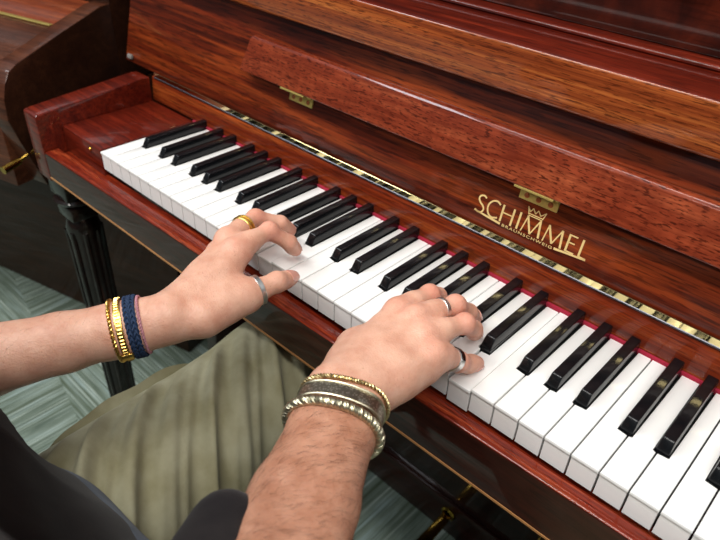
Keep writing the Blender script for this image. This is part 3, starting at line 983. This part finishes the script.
displaced('hair', S, plain('brown_hair', (52, 36, 26), .5, var=.2), lambda P, n: vnoise(P, .12, 2) * 2.5 + 2.2 * np.abs(vnoise(P * np.array((1.6, .5, .5)), .3, 6)) * 2)

#JEWELRY
# ------------------------------------------------------------------ jewellery worn by the player
def loop(side, c, ax, up, rmax, off, n=72, half=1.6, sm=8):
    """points around the skin in the plane through c across ax"""
    Vv = ARMS[side][1]; c = np.array(c, float); ax = nz(ax)
    u = nz(np.array(up) - ax * (np.array(up) @ ax)); v = np.cross(ax, u)
    d = Vv - c; t = d @ ax; a = d @ u; b_ = d @ v; r = np.hypot(a, b_)
    k_ = (np.abs(t) < half) & (r < rmax)
    th = np.arctan2(b_[k_], a[k_]); rr = r[k_]
    bins = np.full(n, np.nan); ii = ((th + math.pi) / (2 * math.pi) * n).astype(int) % n
    for q in range(n):
        s_ = rr[ii == q]
        if len(s_): bins[q] = s_.max()
    xs_ = np.arange(n); g = ~np.isnan(bins)
    bins = np.interp(np.concatenate([xs_ - n, xs_, xs_ + n]), np.concatenate([xs_[g] - n, xs_[g], xs_[g] + n]), np.tile(bins[g], 3))[n:2 * n]
    for _ in range(sm): bins = (np.roll(bins, 1) + 2 * bins + np.roll(bins, -1)) / 4
    an = (xs_ + .5) / n * 2 * math.pi - math.pi
    if sm > 3:                                    # rigid bangle: bridge the hollows of the wrist
        cd = np.cos(an[:, None] - an[None, :])
        hs = (bins[:, None] * cd).max(0)
        bins = np.where(cd > .05, hs[:, None] / np.maximum(cd, .05), 1e3).min(0)
    e = np.cos(an)[:, None] * u + np.sin(an)[:, None] * v
    return c + e * (bins + off)[:, None], e
def band(P, e, ax, w, th, mat, name, mb=None, prof=None):
    """closed band: width w along ax, thickness th outwards"""
    b = mb or MB(); n = len(P); ax = nz(ax)
    pr = prof or [(-w / 2, 0), (-w / 2, th * .7), (-w / 2 + th * .4, th), (w / 2 - th * .4, th), (w / 2, th * .7), (w / 2, 0)]
    rows = [[b.bm.verts.new(b.P(P[i] + ax * s + e[i] * h)) for s, h in pr] for i in range(n)]
    for i in range(n):
        for j in range(len(pr)):
            A, B = rows[i], rows[(i + 1) % n]; j2 = (j + 1) % len(pr)
            b.bm.faces.new([A[j], A[j2], B[j2], B[j]])
    return b if mb else b.build(name, mat)
def rope(P, e, ax, r, strands, turns, sr, mat, name, n=300, flat=1.0):
    m_ = len(P); ax = nz(ax); b = MB()
    for s in range(strands):
        pts = []
        for i in range(n):
            u = i / n * m_; i0 = int(u) % m_; f_ = u - int(u)
            p = P[i0] * (1 - f_) + P[(i0 + 1) % m_] * f_; ee = nz(e[i0] * (1 - f_) + e[(i0 + 1) % m_] * f_)
            a = 2 * math.pi * (turns * i / n + s / strands)
            pts.append(p + ax * math.cos(a) * r + ee * (math.sin(a) * r * flat))
        b.tube(pts, sr, 7, closed=True)
    return b.build(name, mat)
M['silver'] = plain('silver', (222, 220, 216), .32, 1, .05)
def engraved():
    k = N('engraved_silver'); v = k.coord((1, 1, 1))
    x = k.n('ShaderNodeTexVoronoi'); k.l(v, x.inputs['Vector']); x.inputs['Scale'].default_value = 520
    k.set(color=k.ramp(x.outputs['Distance'], [(.15, lin((220, 212, 194))), (.5, lin((150, 142, 126)))]), rough=.42, metal=1)
    k.bump(x.outputs['Distance'], -.7, .0012); return k.m
M['engraved'] = engraved()
M['oldsilver'] = plain('aged_silver', (196, 190, 164), .38, 1, .15, 260)
M['oldgold'] = plain('pale_gold', (206, 186, 138), .36, 1, .15, 300)
M['gold2'] = plain('yellow_gold', (228, 190, 106), .3, 1, .06)
M['navy'] = plain('navy_cord', (26, 48, 80), .8, var=.3, scale=900)
M['onyx'] = plain('black_stone', (14, 14, 16), .12, coat=.6)

fr = ARMS['right'][0]; U = fr['dorw']
def at_arm(fr, t, tilt=(0, 0)):
    c = fr['w'] + fr['arm'] * t; ax = nz(fr['arm'] + fr['latw'] * tilt[0] + fr['dorw'] * tilt[1]); return c, ax
c, ax = at_arm(fr, 34); P, e = loop('right', c, ax, U, 60, 2.6)
tag(rope(P, e, ax, 2.0, 3, 24, 1.8, M['oldsilver'], 'rope_bangle', 700), 'thick twisted rope silver bangle on the right forearm, furthest from the hand', 'bracelet')
c, ax = at_arm(fr, 19); P, e = loop('right', c, ax, U, 60, .9)
CUFF = thing('engraved_cuff', 'wide engraved silver cuff on the right wrist between two twisted bangles', 'bracelet', V(*c))
band(P, e, ax, 15, 1.5, None, '', None)if False else None
b = MB(); band(P, e, ax, 15, 1.5, None, '', b); b.build('band', M['engraved'], CUFF)
for s in (-6.6, 6.6):
    b = MB(); b.tube([P[i] + ax * s + e[i] * 1.4 for i in range(len(P))], 1.15, 8, closed=True); b.build('rim', M['oldsilver'], CUFF)
c, ax = at_arm(fr, 6.5); P, e = loop('right', c, ax, U, 60, 1.6)
tag(rope(P, e, ax, 1.0, 2, 34, 1.05, M['oldgold'], 'twisted_bangle', 700), 'thin twisted gold toned bangle on the right wrist, nearest the hand', 'bracelet')

fr = ARMS['left'][0]; U = fr['dorw']
c, ax = at_arm(fr, 37.5); P, e = loop('left', c, ax, U, 60, .8)
G = thing('gold_bracelet', 'gold band bracelet with ribbed links and square clasp on the left wrist', 'bracelet', V(*c))
b = MB(); band(P, e, ax, 6.0, 1.0, None, '', b); b.build('band', M['gold2'], G)
b = MB()
for i in range(0, 72):
    q = P[i] + e[i] * 1.2
    b.tube([q - ax * 1.6, q + ax * 1.6], .95, 6)
b.build('ribbed_links', M['gold2'], G)
CAMP = np.array((799., -360, 400))
ic = int(np.argmax([(e[i] @ nz(CAMP - P[i])) - .75 * e[i][2] * 1.0 + .2 for i in range(72)]))
b = MB(); p = P[ic] + e[ic] * 1.6; tg = nz(np.cross(ax, e[ic]))
b.hull8([p + ax * sx * 5 + tg * sy * 3.4 + e[ic] * sz * 1.3 for sz in (-1, 1) for sx, sy in ((-1, -1), (1, -1), (1, 1), (-1, 1))], .6, 2)
b.build('clasp', M['gold2'], G)
c, ax = at_arm(fr, 44); P, e = loop('left', c, ax, U, 60, 1.1)
tag(rope(P, e, ax, .9, 2, 30, .95, M['gold2'], 'twisted_bangle', 600), 'thin twisted gold bangle on the left wrist, furthest from the hand', 'bracelet')
c, ax = at_arm(fr, 27.5); P, e = loop('left', c, ax, U, 60, 1.6)
b = MB()
for j, s in enumerate((-3.6, -1.2, 1.2, 3.6)):
    for st in range(2):
        pts = []
        for i in range(360):
            u = i / 360 * 72; i0 = int(u); f_ = u - i0
            p = P[i0 % 72] * (1 - f_) + P[(i0 + 1) % 72] * f_; ee = nz(e[i0 % 72] * (1 - f_) + e[(i0 + 1) % 72] * f_)
            a = (2 * math.pi * (22 * i / 360 + st / 2)) * (1 if j % 2 else -1)
            pts.append(p + ax * (s + math.cos(a) * .8) + ee * math.sin(a) * .8)
        b.tube(pts, .95, 6, closed=True)
tag(b.build('braided_bracelet', M['navy']), 'navy blue braided cord bracelet on the left wrist', 'bracelet')
c, ax = at_arm(fr, 20.5); P, e = loop('left', c, ax, U, 60, .9)
tag(rope(P, e, ax, .7, 2, 40, .75, plain('pink_thread', (186, 130, 140), .7, var=.3, scale=500), 'thread_bracelet', 600), 'thin pink thread bracelet beside the navy cord, nearest the left hand', 'bracelet')

def ringpos(H, f, a, b_, t):
    p0, p1 = np.array(H[f][a], float), np.array(H[f][b_], float)
    return p0 + (p1 - p0) * t, nz(p1 - p0)
c, ax = ringpos(RH, 'middle', 0, 1, .66); P, e = loop('right', c, ax, (0, 0, 1), 13, .1, 48, 1.5)
o = band(P, e, ax, 4.0, 1.0, M['silver'], 'finger_ring'); tag(o, 'plain silver ring on the middle finger of the right hand', 'ring')
c, ax = ringpos(RH, 'pinky', 0, 1, .80); P, e = loop('right', c, ax, (0, 0, 1), 12.5, .1, 48, 1.5)
SG = thing('signet_ring', 'chunky silver ring with black stone on the little finger of the right hand', 'ring', V(*c))
b = MB(); band(P, e, ax, 6.6, 1.3, None, '', b); b.build('band', M['silver'], SG)
ii = [int(i) for i in np.argsort([-(e[i] @ nz((.15, .45, .9))) for i in range(48)])[:15]]
ii = sorted(ii, key=lambda i: math.atan2(e[i] @ np.cross(ax, nz((.15, .45, .9))), e[i] @ nz((.15, .45, .9))))
b = MB(); rows = []
for i in ii:
    rows.append([b.bm.verts.new(b.P(P[i] + e[i] * h + ax * s)) for s, h in ((-3.0, 1.0), (-2.2, 1.9), (2.2, 1.9), (3.0, 1.0))])
for A, B in zip(rows[:-1], rows[1:]):
    for j in range(4): b.bm.faces.new([A[j], A[(j + 1) % 4], B[(j + 1) % 4], B[j]])
b.bm.faces.new(rows[0]); b.bm.faces.new(rows[-1][::-1])
b.build('stone', M['onyx'], SG)
c, ax = ringpos(LH, 'thumb', 1, 2, .42); P, e = loop('left', c, ax, (0, 0, 1), 17, .1, 48, 1.5)
tag(band(P, e, ax, 4.6, 1.0, M['silver'], 'finger_ring'), 'plain silver ring on the thumb of the left hand', 'ring')
c, ax = ringpos(LH, 'middle', 0, 1, .56); P, e = loop('left', c, ax, (0, 0, 1), 13.5, .1, 48, 1.5)
GR = thing('gold_ring', 'wide yellow gold ring on the middle finger of the left hand', 'ring', V(*c))
b = MB(); band(P, e, ax, 7.5, 1.0, None, '', b); b.build('band', M['gold2'], GR)
for s in (-2.2, 2.2):
    b = MB(); b.tube([P[i] + ax * s + e[i] * 1.0 for i in range(48)], 1.0, 8, closed=True); b.build('rim', M['gold2'], GR)
